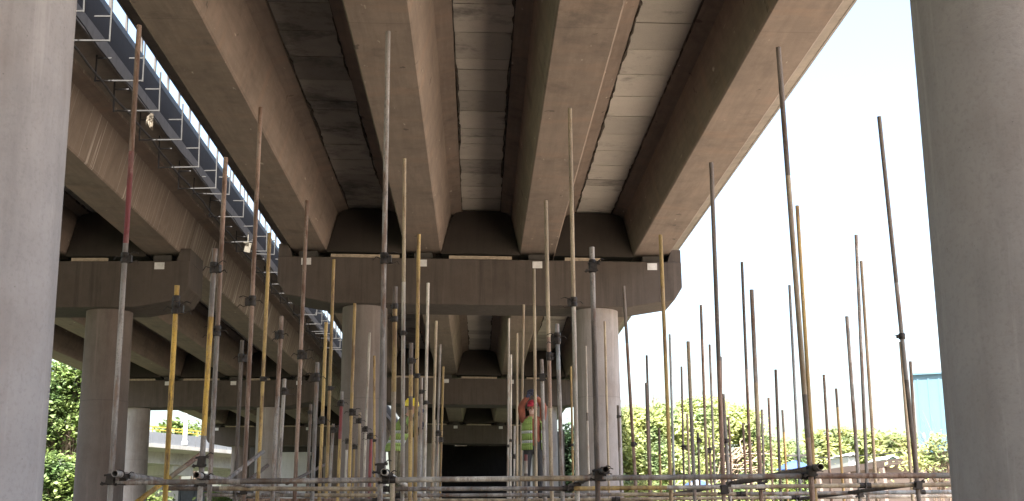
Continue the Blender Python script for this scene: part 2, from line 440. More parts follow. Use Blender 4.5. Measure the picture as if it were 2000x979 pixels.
XM, XL = .12, -13.5
viaduct(XM, .022, 'brown concrete box girder deck overhead, filling the middle of the view', '', 0)
viaduct(XL, .003, 'second concrete girder deck running alongside at far left, lime runs on its edge girder', '', 1)
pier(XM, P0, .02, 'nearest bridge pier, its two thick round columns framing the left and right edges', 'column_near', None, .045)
pier(XM, P0 + 1 * SPAN, .02, 'middle bridge pier with round columns behind the scaffold, four white plates on cap', 'column', 'column_half_shade')
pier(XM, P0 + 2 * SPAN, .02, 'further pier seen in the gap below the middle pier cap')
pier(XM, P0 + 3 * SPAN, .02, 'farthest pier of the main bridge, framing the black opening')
pier(XL, P0 + 1 * SPAN, .003, 'left bridge pier with one dark round column and stubby cap end', 'column_shade_brown')
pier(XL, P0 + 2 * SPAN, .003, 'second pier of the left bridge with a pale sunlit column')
pier(XL, P0 + 3 * SPAN, .003, 'farthest pier of the left bridge, deep in shade', 'column_shade_brown')

# abutment closing the far end below the main bridge; added side walls block light
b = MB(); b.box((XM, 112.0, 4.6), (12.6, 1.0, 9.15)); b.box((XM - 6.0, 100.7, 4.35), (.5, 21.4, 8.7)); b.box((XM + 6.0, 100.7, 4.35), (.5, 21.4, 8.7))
tag(b.build('abutment_wall', [M['abut']]), 'black shaded wall closing the opening beneath the farthest cap beam, with added light-blocking sides', 'wall')
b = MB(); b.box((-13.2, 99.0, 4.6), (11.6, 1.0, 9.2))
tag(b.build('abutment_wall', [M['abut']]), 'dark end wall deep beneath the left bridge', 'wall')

# cable hangers in the slot between the two decks
fr_src = None; hang_n = 0
ORD = ['nearest', 'second', 'third', 'fourth', 'fifth', 'sixth', 'seventh', 'eighth', 'ninth', 'tenth', 'eleventh', 'twelfth', 'thirteenth', 'fourteenth',
       'fifteenth', 'sixteenth', 'seventeenth', 'eighteenth', 'nineteenth', 'twentieth', 'twenty-first', 'twenty-second', 'twenty-third', 'twenty-fourth',
       'twenty-fifth', 'twenty-sixth', 'twenty-seventh', 'twenty-eighth', 'twenty-ninth', 'thirtieth']
X0, X1, ZB = -7.24, -6.33, 9.95
y = 17.0
while y < 59:
    if fr_src is None:
        root = empty('cable_hanger'); fr_src = root
        r = .0165
        b = MB(); b.box((X0, 0, .39), (.027, .027, .82)); b.build('upright', [M['steel_galv']], root)
        b = MB(); b.box((X1, 0, .39), (.027, .027, .82)); b.build('upright', [M['steel_galv']], root)
        b = MB(); b.box(((X0 + X1) / 2, 0, 0), (X1 - X0 + .026, .026, .026)); b.build('cross_bar', [M['steel_galv']], root)
        b = MB(); b.box((X0 + .14, .002, .45), (.30, .025, .026)); b.build('bracket', [M['steel_galv']], root)
        b = MB(); b.box((X1 - .14, .002, .45), (.30, .025, .026)); b.build('bracket', [M['steel_galv']], root)
    else: root = inst(fr_src)
    root.location = (R.uniform(-.02, .02), y, ZB + R.uniform(-.02, .02))
    root.rotation_euler = (R.uniform(-.05, .05), R.uniform(-.035, .035), R.uniform(-.04, .04))
    tag(root, f'u-shaped steel cable hanger in the slot between the decks, {ORD[hang_n]} from the near end' if hang_n else
        'u-shaped steel cable hanger in the slot between the decks, nearest one', 'cable hanger', 'steel hangers between the two decks')
    hang_n += 1; y += 1.72 + R.uniform(-.16, .16)
for ci, (cx, lab) in enumerate(((-7.05, 'thick black cable lying in the hangers beside the left deck'), (-6.95, 'thin black cable sagging along the hangers between the decks'))):
    b = MB(); pts = []; y = 12.0
    while y < 62:
        t = ((y - 17) / 1.72) % 1
        pts.append(Vector((cx + .02 * math.sin(y * 1.3 + ci), y, ZB + .045 + ci * .45 - .035 * math.sin(math.pi * t)))); y += .43
    b.path(pts, .022 if ci == 0 else .013, 8); tag(b.build('cable', [M['cable']]), lab, 'cable')
b = MB()
p = at(292, 238, 24.2)
bm = bmesh.new(); bmesh.ops.create_icosphere(bm, subdivisions=3, radius=1.0)
for v_ in bm.verts:
    n_ = v_.co.normalized(); k_ = 1 + .35 * math.sin(7 * n_.x + 3 * n_.z) * math.cos(9 * n_.y + 4 * n_.z) + R.uniform(-.16, .16)
    v_.co = Vector((n_.x * .065, n_.y * .08, n_.z * .15)) * k_ + Vector((.06 * n_.z * n_.z, 0, 0)) + Vector(p)
b.add([v_.co.copy() for v_ in bm.verts], [tuple(w_.index for w_ in f_.verts) for f_ in bm.faces]); bm.free()
tag(b.build('plastic_bag', [M['bag']]), 'crumpled cream plastic bag caught on the cable hangers', 'bag')
b = MB(); p = at(484, 485, 33.0); b.box(p, (.16, .12, .22), (.2, .2, .1)); b.box(p + Vector((0, 0, .14)), (.22, .16, .04), (.2, .2, .1))
b.tube(p + Vector((0, 0, .1)), p + Vector((0, 0, .45)), .012)
M['lamp_box'] = plain('weathered_lamp_box', (.16, .145, .12), .6, var=.3)
tag(b.build('flood_light', [M['lamp_box']]), 'small pale lamp box hanging below the cable hangers', 'lamp')

# ------------------------------------------------------------------ scaffold
def solveY(py, z, px=950):
    lo, hi = 3, 80
    for _ in range(50):
        mid = (lo + hi) / 2
        if at(px, py, mid).z > z: hi = mid
        else: lo = mid
    return lo
RZ = 2.06
ROW = [solveY(v, RZ) for v in (936.5, 954.0, 966.5, 975.5)]
print('ROWS', [round(v, 2) for v in ROW])

def coupler_src(kind):
    b = MB()
    if kind == 0:        # swivel coupler with loose wire ends
        b.lathe([(.033, -.05), (.036, -.045), (.036, -.012), (.031, -.008), (.031, .008), (.036, .012), (.036, .045), (.033, .05)], 14)
        b.box((.045, 0, -.01), (.04, .05, .07)); b.tube((.03, -.045, .02), (.03, .06, .02), .009, n=8); b.box((.03, -.05, .02), (.026, .02, .026))
        b.path([(.03, 0, .03), (.09, -.02, .055), (.13, -.02, .04)], .0045); b.path([(-.03, 0, 0), (-.07, -.02, .012), (-.10, -.01, -.02)], .0045)
        b.path([(.04, -.02, -.04), (.085, -.03, -.05), (.12, -.03, -.03), (.14, -.02, -.06)], .004)
    elif kind == 1:      # plain sleeve band
        b.lathe([(.030, -.03), (.033, -.027), (.033, .027), (.030, .03)], 14); b.box((.036, -.012, 0), (.026, .035, .035))
        b.path([(.03, -.02, 0), (.07, -.03, .02)], .0045)
    elif kind == 2:      # right angle coupler at a rail
        b.lathe([(.029, -.045), (.033, -.04), (.033, .04), (.029, .045)], 14)
        b.box((.004, -.040, -.005), (.062, .03, .075), (0, .12, 0)); b.tube((-.045, -.04, .030), (.06, -.045, .036), .009, n=8); b.tube((-.06, -.045, -.036), (.045, -.04, -.03), .009, n=8)
        b.box((.056, -.045, .036), (.02, .026, .026), (0, .3, 0)); b.box((-.056, -.045, -.036), (.02, .026, .026), (0, .5, 0))
        b.path([(.03, -.03, .04), (.075, -.05, .07), (.10, -.05, .06)], .0045)
    return b.mesh('coupler', [M['coupler']])
CME = [coupler_src(i) for i in range(3)]

def add_coupler(parent, loc, kind, rotz=0, s=1.0, rx=0):
    o = bpy.data.objects.new('coupler', CME[kind]); col.objects.link(o); o.parent = parent
    o.location = loc; o.rotation_euler = (rx, 0, rotz); o.scale = (s, s, s)
    return o

# every upright of the photograph: top x, top y, foot-end x, foot-end y, tone (or list of tone, share from the top), distance, couplers (pixel y, kind)
r1, r2, r3, r4 = ROW
POLES = [
 (272, 50, 218, 920, [('rusty', .30), ('red', .51), ('grey', 1)], r1 - .07, [(522, 0), (935, 2)]),
 (346, 558, 322, 979, 'yellow', r1 + .35, [(604, 0), (585, 1)]),
 (420, 486, 390, 979, [('grey', .28), ('yellow', .75), ('grey', 1)], r1 - .05, [(525, 0), (905, 2), (530, 1)]),
 (441, 308, 412, 900, [('rusty', .6), ('grey', 1)], r2 - .9, [(655, 0)]),
 (509, 210, 478, 920, 'rusty', r2, [(600, 0), (955, 2)]),
 (527, 455, 506, 900, 'ochre', 15.5, [(745, 1)]),
 (550, 618, 534, 935, [('rusty', .5), ('grey', 1)], 13.6, [(655, 0)]),
 (556, 740, 545, 935, 'grey', 16.6, [(765, 0)]),
 (473, 665, 460, 935, 'dark', r3 - .4, [(700, 0)]),
 (600, 392, 577, 935, 'rusty', r3 - .9, [(700, 0)]),
 (652, 507, 638, 935, 'ochre', 18.0, [(763, 1)]),
 (620, 708, 611, 940, 'grey', 14.4, [(738, 0)]),
 (637, 630, 625, 935, 'ochre', 17.4, [(823, 0)]),
 (607, 790, 601, 935, 'dark', 19.2, [(806, 1)]),
 (651, 828, 645, 935, 'grey', 21.0, [(840, 0)]),
 (693, 593, 682, 935, 'ochre', 18.4, [(808, 0)]),
 (668, 765, 661, 935, [('grey', .14), ('red', .55), ('ochre', 1)], 17.6, [(788, 0)]),
 (722, 650, 711, 935, 'pale', 22.5, [(840, 0)]),
 (731, 695, 731, 935, 'ochre', 24.0, [(862, 1)]),
 (758, 62, 742, 979, 'grey', r1 + .02, [(525, 0), (920, 2)]),
 (772, 560, 766, 979, [('dark', .10), ('ochre', .5), ('tan', 1)], r1 + .9, [(600, 1), (626, 1)]),
 (790, 310, 786, 935, [('tan', .4), ('pale', 1)], r3 - .5, [(660, 1)]),
 (803, 670, 801, 935, [('dark', .24), ('ochre', .4), ('dark', .5), ('ochre', 1)], 14.0, [(706, 1)]),
 (818, 458, 811, 940, 'ochre', 15.0, [(740, 1)]),
 (836, 553, 829, 940, 'pale', 18.6, [(790, 1)]),
 (823, 738, 820, 935, 'grey', 17.6, [(766, 1)]),
 (852, 627, 844, 940, 'tan', 21.0, []),
 (860, 673, 852, 940, 'grey', 25.0, [(848, 0)]),
 (866, 716, 860, 940, 'ochre', 26.0, [(860, 0)]),
 (850, 820, 846, 940, 'tan', 27.5, []),
 (856, 850, 854, 940, 'tan', 29.0, []),
 (703, 806, 700, 935, 'tan', 22.0, [(822, 0)]),
 (725, 848, 722, 935, 'red', 20.0, [(852, 0)]),
 (678, 855, 675, 935, [('dark', .3), ('pale', 1)], 23.0, [(862, 0)]),
 (692, 868, 690, 935, 'ochre', 25.0, [(873, 0)]),
 (994, 622, 992, 940, 'pale', 27.0, [(873, 1)]),
 (998, 693, 997, 940, 'pale', 26.0, [(862, 1)]),
 (1010, 651, 1010, 940, 'tan', 25.0, []),
 (1023, 595, 1017, 940, 'tan', 24.0, []),
 (1005, 832, 1004, 940, 'grey', 28.0, [(892, 0)]),
 (1043, 525, 1047, 935, 'tan', 19.0, []),
 (1058, 702, 1064, 940, 'grey', 16.0, [(738, 2)]),
 (1066, 392, 1077, 940, [('tan', .5), ('rusty', .75), ('tan', 1)], 14.4, [(707, 1), (700, 1)]),
 (1088, 633, 1098, 940, [('steel-blue', .3), ('grey', 1)], 14.0, [(660, 0), (668, 1)]),
 (1115, 716, 1119, 930, 'ochre', 27.0, [(870, 1)]),
 (1113, 212, 1128, 979, [('tan', .5), ('pale', 1)], r2, [(604, 0), (952, 2)]),
 (1144, 676, 1150, 940, [('pale', .5), ('dark', .56), ('pale', 1)], 27.5, []),
 (1156, 483, 1168, 979, [('grey', .3), ('dark', 1)], r1 - .02, [(525, 2), (515, 1), (930, 2)]),
 (1181, 628, 1189, 940, 'tan', 25.0, []),
 (1207, 792, 1212, 930, [('dark', .6), ('grey', 1)], 22.0, [(814, 1)]),
 (1218, 559, 1241, 940, [('dark', .3), ('rusty', 1)], 18.0, [(870, 1)]),
 (1263, 694, 1271, 940, 'dark', 24.5, []),
 (1262, 748, 1268, 935, [('dark', .4), ('rusty', 1)], 21.0, []),
 (1290, 459, 1310, 950, 'ochre', 15.0, []),
 (1308, 653, 1317, 950, 'steel-blue', 23.0, []),
 (1331, 716, 1336, 950, 'dark', 27.0, [(875, 0)]),
 (1344, 667, 1356, 950, [('tan', .4), ('grey', 1)], 15.6, []),
 (1342, 808, 1347, 940, 'tan', 25.0, []),
 (1287, 836, 1290, 940, [('dark', .5), ('ochre', 1)], 24.0, []),
 (1369, 596, 1381, 940, [('dark', .2), ('rusty', .6), ('tan', 1)], 20.5, []),
 (1386, 673, 1396, 940, 'grey', 24.0, []),
 (1389, 318, 1414, 979, [('dark', .6), ('rusty', 1)], r2 - .25, [(958, 2)]),
 (1408, 697, 1412, 940, 'dark', 28.5, []),
 (1412, 770, 1424, 950, [('grey', 1)], 16.0, [(862, 1)]),
 (1363, 845, 1366, 930, 'dark', 25.0, [(860, 0)]),
 (1385, 855, 1389, 935, 'rusty', 26.0, [(880, 0)]),
 (1423, 816, 1429, 940, 'rusty', 26.0, []),
 (1451, 827, 1457, 940, [('dark', .4), ('rusty', 1)], 25.5, []),
 (1449, 512, 1467, 940, [('dark', .5), ('rusty', 1)], 19.5, []),
 (1468, 566, 1487, 979, [('grey', .45), ('tan', .7), ('rusty', 1)], r2 + .06, [(950, 2)]),
 (1488, 800, 1493, 950, 'grey', 24.0, []),
 (1501, 777, 1508, 935, 'rusty', 25.0, []),
 (1515, 722, 1524, 945, 'dark', 20.0, []),
 (1528, 801, 1537, 945, [('dark', .3), ('ochre', 1)], 26.0, []),
 (1542, 557, 1562, 945, 'steel-blue', 20.0, []),
 (1520, 93, 1587, 979, [('dark', .30), ('tan', .78), ('dark', .87), ('rusty', 1)], r1 - .12, [(925, 2)]),
 (1557, 402, 1591, 945, 'ochre', 14.8, []),
 (1609, 732, 1622, 945, [('dark', .5), ('rusty', 1)], 21.5, []),
 (1633, 759, 1646, 945, [('dark', .2), ('ochre', 1)], 23.0, []),
 (1654, 618, 1680, 979, 'grey', r3 - .1, [(965, 2)]),
 (1672, 459, 1694, 950, 'grey', 17.0, []),
 (1682, 510, 1711, 950, 'tan', 18.5, []),
 (1717, 228, 1795, 979, [('dark', .45), ('grey', .7), ('dark', 1)], r2 - .1, [(950, 2), (670, 1)]),
 (1759, 668, 1781, 950, 'tan', 17.5, []),
 (1778, 706, 1793, 950, 'dark', 19.0, []),
 (1027, 888, 1027, 950, [('red', .2), ('pale', .6), ('dark', 1)], 17.0, []),
]
def zone(x):
    if x < 665: return 'left of the left-hand pier column'
    if x < 755: return 'before the left-hand pier column'
    if x < 935: return 'between the left column and the black opening'
    if x < 1118: return 'between the black opening and the right column'
    if x < 1214: return 'before the right-hand pier column'
    return 'before the trees and white sky'
ORDS = ['first', 'second', 'third', 'fourth', 'fifth', 'sixth', 'seventh', 'eighth', 'ninth', 'tenth', 'eleventh', 'twelfth', 'thirteenth', 'fourteenth', 'fifteenth']
def tones(t): return [(t, 1)] if isinstance(t, str) else t
def word(t):
    s_ = [a for a, _ in tones(t)]
    s_ = list(dict.fromkeys(s_))
    return s_[0] if len(s_) == 1 else f'{s_[0]} and {s_[1]}'
keys = {}
for i, p in enumerate(POLES): keys.setdefault((word(p[4]), zone(p[2])), []).append((p[0] + p[2], i))
POLE_OBJ = []
for i, (tx, ty, bx, by, tn, Y, cps) in enumerate(POLES):
    top = at(tx, ty, Y); low = at(bx, by, Y)
    d = (low - top); foot = top + d * ((top.z - .02) / (top.z - low.z))
    root = empty('scaffold_pole', (foot.x, foot.y, 0))
    kk = (word(tn), zone(bx)); lst = sorted(keys[kk]); pos = [q for _, q in lst].index(i)
    if len(lst) == 1: lab = f'only {kk[0]} scaffold pole {kk[1]}'
    elif len(lst) == 2: lab = f'{["left", "right"][pos]} of two {kk[0]} poles {kk[1]}'
    else: lab = f'{kk[0]} scaffold pole {kk[1]}, {ORDS[pos]} such from left'
    tag(root, lab, 'scaffold pole', 'upright scaffold poles')
    L = (top - foot).length; dr = (foot - top).normalized()
    vis = (top - low).length
    q = 0; b = MB(); base = Vector((foot.x, foot.y, 0))
    mats = []
    a0 = top - base
    nseg = tones(tn)
    for k_, (t, e) in enumerate(nseg):
        e1 = L if k_ == len(nseg) - 1 else vis * e
        # uneven band edges: a short alternating patch at each change of paint
        b.pipe(top + dr * q - base, top + dr * e1 - base, .024 if k_ % 2 == 0 else .0243, n=12, mi=k_)
        mats.append(TONE[t]); q = e1
    tube = b.build('tube', mats, root)
    b = MB(); b.box((0, 0, .006), (.15, .15, .012)); b.tube((0, 0, .01), (0, 0, .12), .018, n=10)
    b.build('base_plate', [M['coupler']], root)
    for (cy, kd) in cps:
        t = (cy - ty) / (by - ty); c = top + (low - top) * t - base
        add_coupler(root, c, kd, R.choice([0, math.pi, R.uniform(-.6, .6), math.pi + R.uniform(-.6, .6)]) if kd < 2 else 0, R.uniform(.95, 1.15))
    POLE_OBJ.append(root)

# horizontal tubes across the view: row, pixel x range, left y, right y, tones, label
def rail(Y, ax, ay, bx, by, tn, label, r=.024, Y2=None, sleeve=None):
    p0, p1 = at(ax, ay, Y), at(bx, by, Y2 or Y)
    root = empty('scaffold_rail', p0); b = MB(); mats = []; q = 0
    for k_, (t, e) in enumerate(tones(tn)):
        b.pipe((p1 - p0) * q, (p1 - p0) * e, r if k_ % 2 == 0 else r + .0003, mi=k_); mats.append(TONE[t]); q = e
    b.build('tube', mats, root)
    for s_ in (sleeve or []):
        b = MB(); d = (p1 - p0).normalized(); c = (p1 - p0) * s_
        b.tube(c - d * .06, c + d * .06, .032, n=12); b.tube(c + Vector((0, -.03, -.03)), c + Vector((0, -.03, .035)), .01, n=8); b.build('sleeve', [M['coupler']], root)
    return tag(root, label, 'scaffold rail', 'horizontal scaffold rails')
e1, e2, e3, e4 = [v - .055 for v in ROW]
rail(e1, 226, 943, 765, 937.5, [('grey', .45), ('dark', .6), ('grey', 1)], 'grey left tube of the nearest horizontal rail, behind yellow pole', sleeve=[.99])
rail(e1, 766, 937.5, 1590, 930, [('pale', .3), ('tan', .45), ('grey', 1)], 'grey middle tube of the nearest horizontal rail, rust patch near its centre', sleeve=[.985])
rail(e1, 1591, 930, 2020, 928.5, [('rusty', .5), ('grey', 1)], 'brown right tube of the nearest horizontal rail, reaching the right column')
rail(e2, 318, 954, 760, 955.5, [('dark', .25), ('tan', 1)], 'tan left tube of the second horizontal rail, counted from the camera', sleeve=[.99])
rail(e2, 761, 955.5, 1120, 954.5, [('dark', .1), ('grey', .8), ('dark', 1)], 'grey middle tube of the second horizontal rail, dark at both ends', sleeve=[.97])
rail(e2, 1121, 954.5, 2020, 945, [('ochre', .2), ('pale', .42), ('tan', 1)], 'yellowish right tube of the second horizontal rail, before the trees', sleeve=[.63])
rail(e3, 400, 967, 790, 968, [('grey', .5), ('tan', 1)], 'grey left tube of the third horizontal rail from the camera', sleeve=[.98])
rail(e3, 791, 968, 1460, 965, [('grey', .6), ('tan', 1)], 'long grey middle tube of the third horizontal rail', sleeve=[.98])
rail(e3, 1461, 965, 2020, 959, [('grey', .4), ('steel-blue', 1)], 'grey right tube of the third horizontal rail, near the beige wall', sleeve=[.6])
rail(e4, 470, 977, 1000, 977, [('rusty', .4), ('dark', .6), ('tan', 1)], 'rusty left tube of the lowest visible horizontal rail', sleeve=[.5])
rail(e4, 1001, 977, 2000, 968, [('tan', .5), ('pale', 1)], 'tan right tube of the lowest visible horizontal rail', sleeve=[.2, .55])
# tubes running away from the camera, open ends towards us
for (ex, ey, fy, t, lab) in ((224, 925, 22, 'grey', 'leftmost tube running away, open end on the red and grey pole'),
                         (383, 928, 24, 'grey', 'tube running away whose open end sits left of the grey-yellow pole'),
                         (750, 922, 26, 'pale', 'tube running away, open end right of the tallest middle pole'),
                         (1183, 917, 26, 'dark', 'dark tube running away, open end beside the right pier column'),
                         (1603, 912, 24, 'dark', 'dark tube running away, open end on the tall leaning right pole')):
    p = at(ex, ey, r1 - .33); root = empty('scaffold_rail', p); b = MB()
    b.pipe((0, 0, 0), (0, fy - p.y, (2.14 - p.z)), .029, .005, 20); b.build('tube', [TONE[t]], root)
    tag(root, lab, 'scaffold rail', 'scaffold rails running away')
    add_coupler(root, (-.005, .31, -.045), 2, 0, 1.0); add_coupler(root, (0.0, .20, 0), 1, 0.3, 1.05, math.pi / 2)
for (xa, ya, xb, yb, Ya, Yb, t, lab) in ((1795, 945, 1560, 975, r2 - .1, r4, 'dark', 'dark tube slanting behind the far right pole'),):
    rail(Ya, xa, ya, xb, yb, t, lab, Y2=Yb)
for (xa, ya, xb, yb, Ya, Yb, t, lab) in ((262, 985, 397, 884, r1 + .45, r1 + 1.1, [('yellow', .5), ('tan', .72), ('rusty', 1)], 'yellow diagonal brace low at left, crossing the yellow pole'),
                                     (440, 940, 514, 882, r2 + .8, r2 + 1.6, 'grey', 'short grey diagonal brace poking up behind the rails'),
                                     (482, 942, 523, 909, r3, r3 + .5, 'dark', 'short dark diagonal brace beside the grey diagonal one'),
                                     (560, 945, 640, 905, r4, r4 + 2.5, 'dark', 'thin dark diagonal brace behind the brown poles')):
    p0, p1 = at(xa, ya, Ya), at(xb, yb, Yb); root = empty('scaffold_brace', p0); b = MB(); mats = []; q = 0
    for k_, (tt, e) in enumerate(tones(t)):
        b.pipe((p1 - p0) * q, (p1 - p0) * e, .024, mi=k_); mats.append(TONE[tt]); q = e
    b.build('tube', mats, root); tag(root, lab, 'scaffold brace', 'diagonal scaffold braces')
for i, Yp in enumerate((20.35, 20.62, 20.89)):
    b = MB(); b.box((0, Yp, 2.085), (5.2, .25, .045))
    tag(b.build('scaffold_plank', [M['timber']]), f'{["front", "middle", "rear"][i]} timber plank under the two workers', 'plank', 'planks the workers stand on')
for i, xx in enumerate((-2.3, -.8, .8, 2.3)):
    for Yp in (20.3, 20.95):
        pass
for i, Yp in enumerate((20.2, 21.05)):
    b = MB(); b.pipe((-3.2, Yp, 2.036), (3.2, Yp, 2.036)); tag(b.build('scaffold_rail', [TONE['tan']]), f'{["front", "rear"][i]} tube carrying the planks under the workers', 'scaffold rail', 'horizontal scaffold rails')

# ------------------------------------------------------------------ workers
def skin_body(name, bones, joints, mats, extras=None):
    """joints: name -> (pos, radius); bones: (a, b, material)"""
    names = list(joints); ix = {n: i for i, n in enumerate(names)}
    me = bpy.data.meshes.new(name)
    me.from_pydata([joints[n][0] for n in names], [(ix[a], ix[b]) for a, b, _ in bones], [])
    o = bpy.data.objects.new(name, me); col.objects.link(o)
    md = o.modifiers.new('skin', 'SKIN'); md.use_smooth_shade = True
    for n in names:
        r_ = joints[n][1]; r_ = r_ if isinstance(r_, tuple) else (r_, r_)
        sv = me.skin_vertices[0].data[ix[n]]; sv.radius = r_; sv.use_root = (n == names[0])
    ss = o.modifiers.new('sub', 'SUBSURF'); ss.levels = 2; ss.render_levels = 2
    bpy.context.view_layer.update()
    dg = bpy.context.evaluated_depsgraph_get()
    nm = bpy.data.meshes.new_from_object(o.evaluated_get(dg))
    bpy.data.objects.remove(o)
    for m in mats: nm.materials.append(m)
    seg = [(Vector(joints[a][0]), Vector(joints[b][0]), mi) for a, b, mi in bones]
    for p in nm.polygons:
        best = None
        for a, b_, mi in seg:
            ab = b_ - a; t = max(0, min(1, (p.center - a).dot(ab) / max(1e-9, ab.length_squared)))
            dd = (p.center - a - ab * t).length
            if best is None or dd < best[0]: best = (dd, mi)
        p.material_index = best[1]; p.use_smooth = True
    if extras:
        bm = bmesh.new(); bm.from_mesh(nm); em = extras.mesh('x', mats); bm.from_mesh(em); bm.to_mesh(nm); bm.free()
    nm.name = name
    ob = bpy.data.objects.new(name, nm); col.objects.link(ob)
    return ob

def hand(J, B, pre, wrist, palm_dir, side_dir, curl_dir, mi, grip=1.0):
    """palm and five unequal, bent fingers"""
    d, s_, c = Vector(palm_dir).normalized(), Vector(side_dir).normalized(), Vector(curl_dir).normalized()
    w_ = Vector(J[wrist][0])
    J[pre + 'palm'] = (w_ + d * .055, (.040, .024)); B.append((wrist, pre + 'palm', mi))
    J[pre + 'knk'] = (w_ + d * .085, (.042, .020)); B.append((pre + 'palm', pre + 'knk', mi))
    for k_, (off, ln) in enumerate(((-.032, .065), (-.011, .078), (.011, .074), (.032, .055))):
        a = w_ + d * .10 + s_ * off
        q1 = a + d * ln * .45 + c * ln * .25 * grip; q2 = q1 + d * ln * .05 + c * ln * .45 * grip; q3 = q2 - d * ln * .3 * grip + c * ln * .12
        prev = pre + 'knk'
        for m_, (q, r_) in enumerate(((a, .0105), (q1, .0098), (q2, .0092), (q3, .0085))):
            n_ = f'{pre}f{k_}{m_}'; J[n_] = (q, r_); B.append((prev, n_, mi)); prev = n_
    a = w_ + d * .035 + s_ * -.045
    prev = pre + 'palm'
    for m_, (q, r_) in enumerate(((a, .013), (a + d * .03 - s_ * .012 + c * .02, .0115), (a + d * .045 + s_ * .004 + c * .045, .010))):
        n_ = f'{pre}t{m_}'; J[n_] = (q, r_); B.append((prev, n_, mi)); prev = n_

def vest_shell(rings, open_front=None, n=28):
    """rings: (centre, half width, half depth, band material) stacked up the torso; facing -Y; open_front: angle range left open"""
    b = MB()
    for k_ in range(len(rings) - 1):
        c0, a0, d0, m0 = rings[k_]; c1, a1, d1, _ = rings[k_ + 1]
        for i in range(n):
            t0, t1 = 2 * math.pi * i / n, 2 * math.pi * (i + 1) / n
            if open_front and open_front[0] < (t0 + t1) / 2 < open_front[1]: continue
            def P(c, a, d, t):
                return Vector(c) + Vector((a * math.cos(t), d * math.sin(t), 0))
            q = [P(c0, a0, d0, t0), P(c0, a0, d0, t1), P(c1, a1, d1, t1), P(c1, a1, d1, t0)]
            b.add(q, [(0, 1, 2, 3)], m0, True)
    return b

M['skin'] = plain('skin', (.42, .24, .16), .55, var=.08)
M['orange'] = plain('orange_jacket', (.22, .068, .040), .85, var=.3, scale=9)
M['olive'] = plain('olive_camo', (.12, .105, .062), .9, var=.55, scale=14)
M['navy'] = plain('navy_glove', (.035, .04, .075), .8, var=.3)
M['trouser'] = plain('dark_trousers', (.035, .034, .036), .9, var=.3)
M['boot'] = plain('boot', (.03, .025, .02), .7)
M['eye'] = plain('eye_dark', (.015, .012, .01), .3)
M['hivis'] = plain('hi_vis_fabric', (.24, .34, .085), .7, var=.15)
M['reflect'] = plain('reflective_tape', (.42, .44, .42), .35, var=.08)
M['helmet'] = plain('yellow_helmet', (.80, .62, .03), .35, var=.06)
M['redcap'] = plain('red_cap', (.42, .03, .055), .6, var=.15)
M['mask'] = plain('pale_face_mask', (.60, .42, .36), .8, var=.1)

def base_joints(lean=0.0, legs_dx=.11):
    """standing figure facing -Y, feet at z=0"""
    J = {}
    J['pelvis'] = ((0, 0, .95), (.165, .115))
    J['waist'] = ((0, -lean * .15, 1.10), (.15, .105))
    J['chest'] = ((0, -lean * .38, 1.30), (.175, .12))
    J['collar'] = ((0, -lean * .52, 1.42), (.11, .085))
    J['neck'] = ((0, -lean * .60 - .005, 1.49), .055)
    J['jaw'] = ((0, -lean * .68 - .02, 1.555), (.064, .072))
    J['skull'] = ((0, -lean * .72 - .008, 1.635), (.077, .092))
    J['crown'] = ((0, -lean * .74, 1.70), (.06, .07))
    B = [('pelvis', 'waist', 1), ('waist', 'chest', 1), ('chest', 'collar', 1), ('collar', 'neck', 0), ('neck', 'jaw', 0), ('jaw', 'skull', 0), ('skull', 'crown', 0)]
    for s_, sx in (('L', -1), ('R', 1)):
        J['hip' + s_] = ((sx * .095, 0, .90), .098); J['knee' + s_] = ((sx * legs_dx, -.02, .50), .066)
        J['ank' + s_] = ((sx * legs_dx, .02, .09), .047); J['toe' + s_] = ((sx * (legs_dx + .02), -.14, .045), (.045, .04))
        B += [('pelvis', 'hip' + s_, 2), ('hip' + s_, 'knee' + s_, 2), ('knee' + s_, 'ank' + s_, 2), ('ank' + s_, 'toe' + s_, 3)]
    return J, B

def face_parts(J, sk=0, ey=4):
    e = MB(); p = Vector(J['skull'][0]); j = Vector(J['jaw'][0])
    for sx in (-1, 1):
        e.ball(p + Vector((sx * .032, -.083, -.012)), .011, ey, 6)
        e.ball(p + Vector((sx * .080, .005, -.02)), .026, sk, 6, (.4, .8, 1.2))
    e.tube(p + Vector((0, -.085, -.005)), p + Vector((0, -.112, -.05)), .009, .015, 8, sk)
    e.box(j + Vector((0, -.071, .0)), (.046, .012, .009), None, ey)
    return e

# worker in orange, facing the camera, both arms raised to a coupler above the head
Y_W = 20.62
ow = at(1042, 940, Y_W)
J, B = base_joints(.02)
for s_, sx in (('L', -1), ('R', 1)):
    J['sh' + s_] = ((sx * .178, 0, 1.40), .080); J['el' + s_] = ((sx * .205, -.06, 1.67), .072); J['wr' + s_] = ((sx * .080, -.17, 1.81), .040)
    B += [('collar', 'sh' + s_, 1), ('sh' + s_, 'el' + s_, 1), ('el' + s_, 'wr' + s_, 1)]
    hand(J, B, s_, 'wr' + s_, (-sx * .35, -.15, 1), (sx, .3, 0), (-sx * .5, -.6, .1), 5, .9)
o = skin_body('person', B, J, [M['skin'], M['orange'], M['trouser'], M['boot'], M['eye'], M['navy'], M['mask']], face_parts(J))
o.scale = (.93, .93, .925); o.location = (ow.x, Y_W, 2.108); o.rotation_euler = (0, 0, rad(-6))
tag(o, 'person in orange jacket and open hi-vis vest, red cap, both arms raised to a pole', 'person')
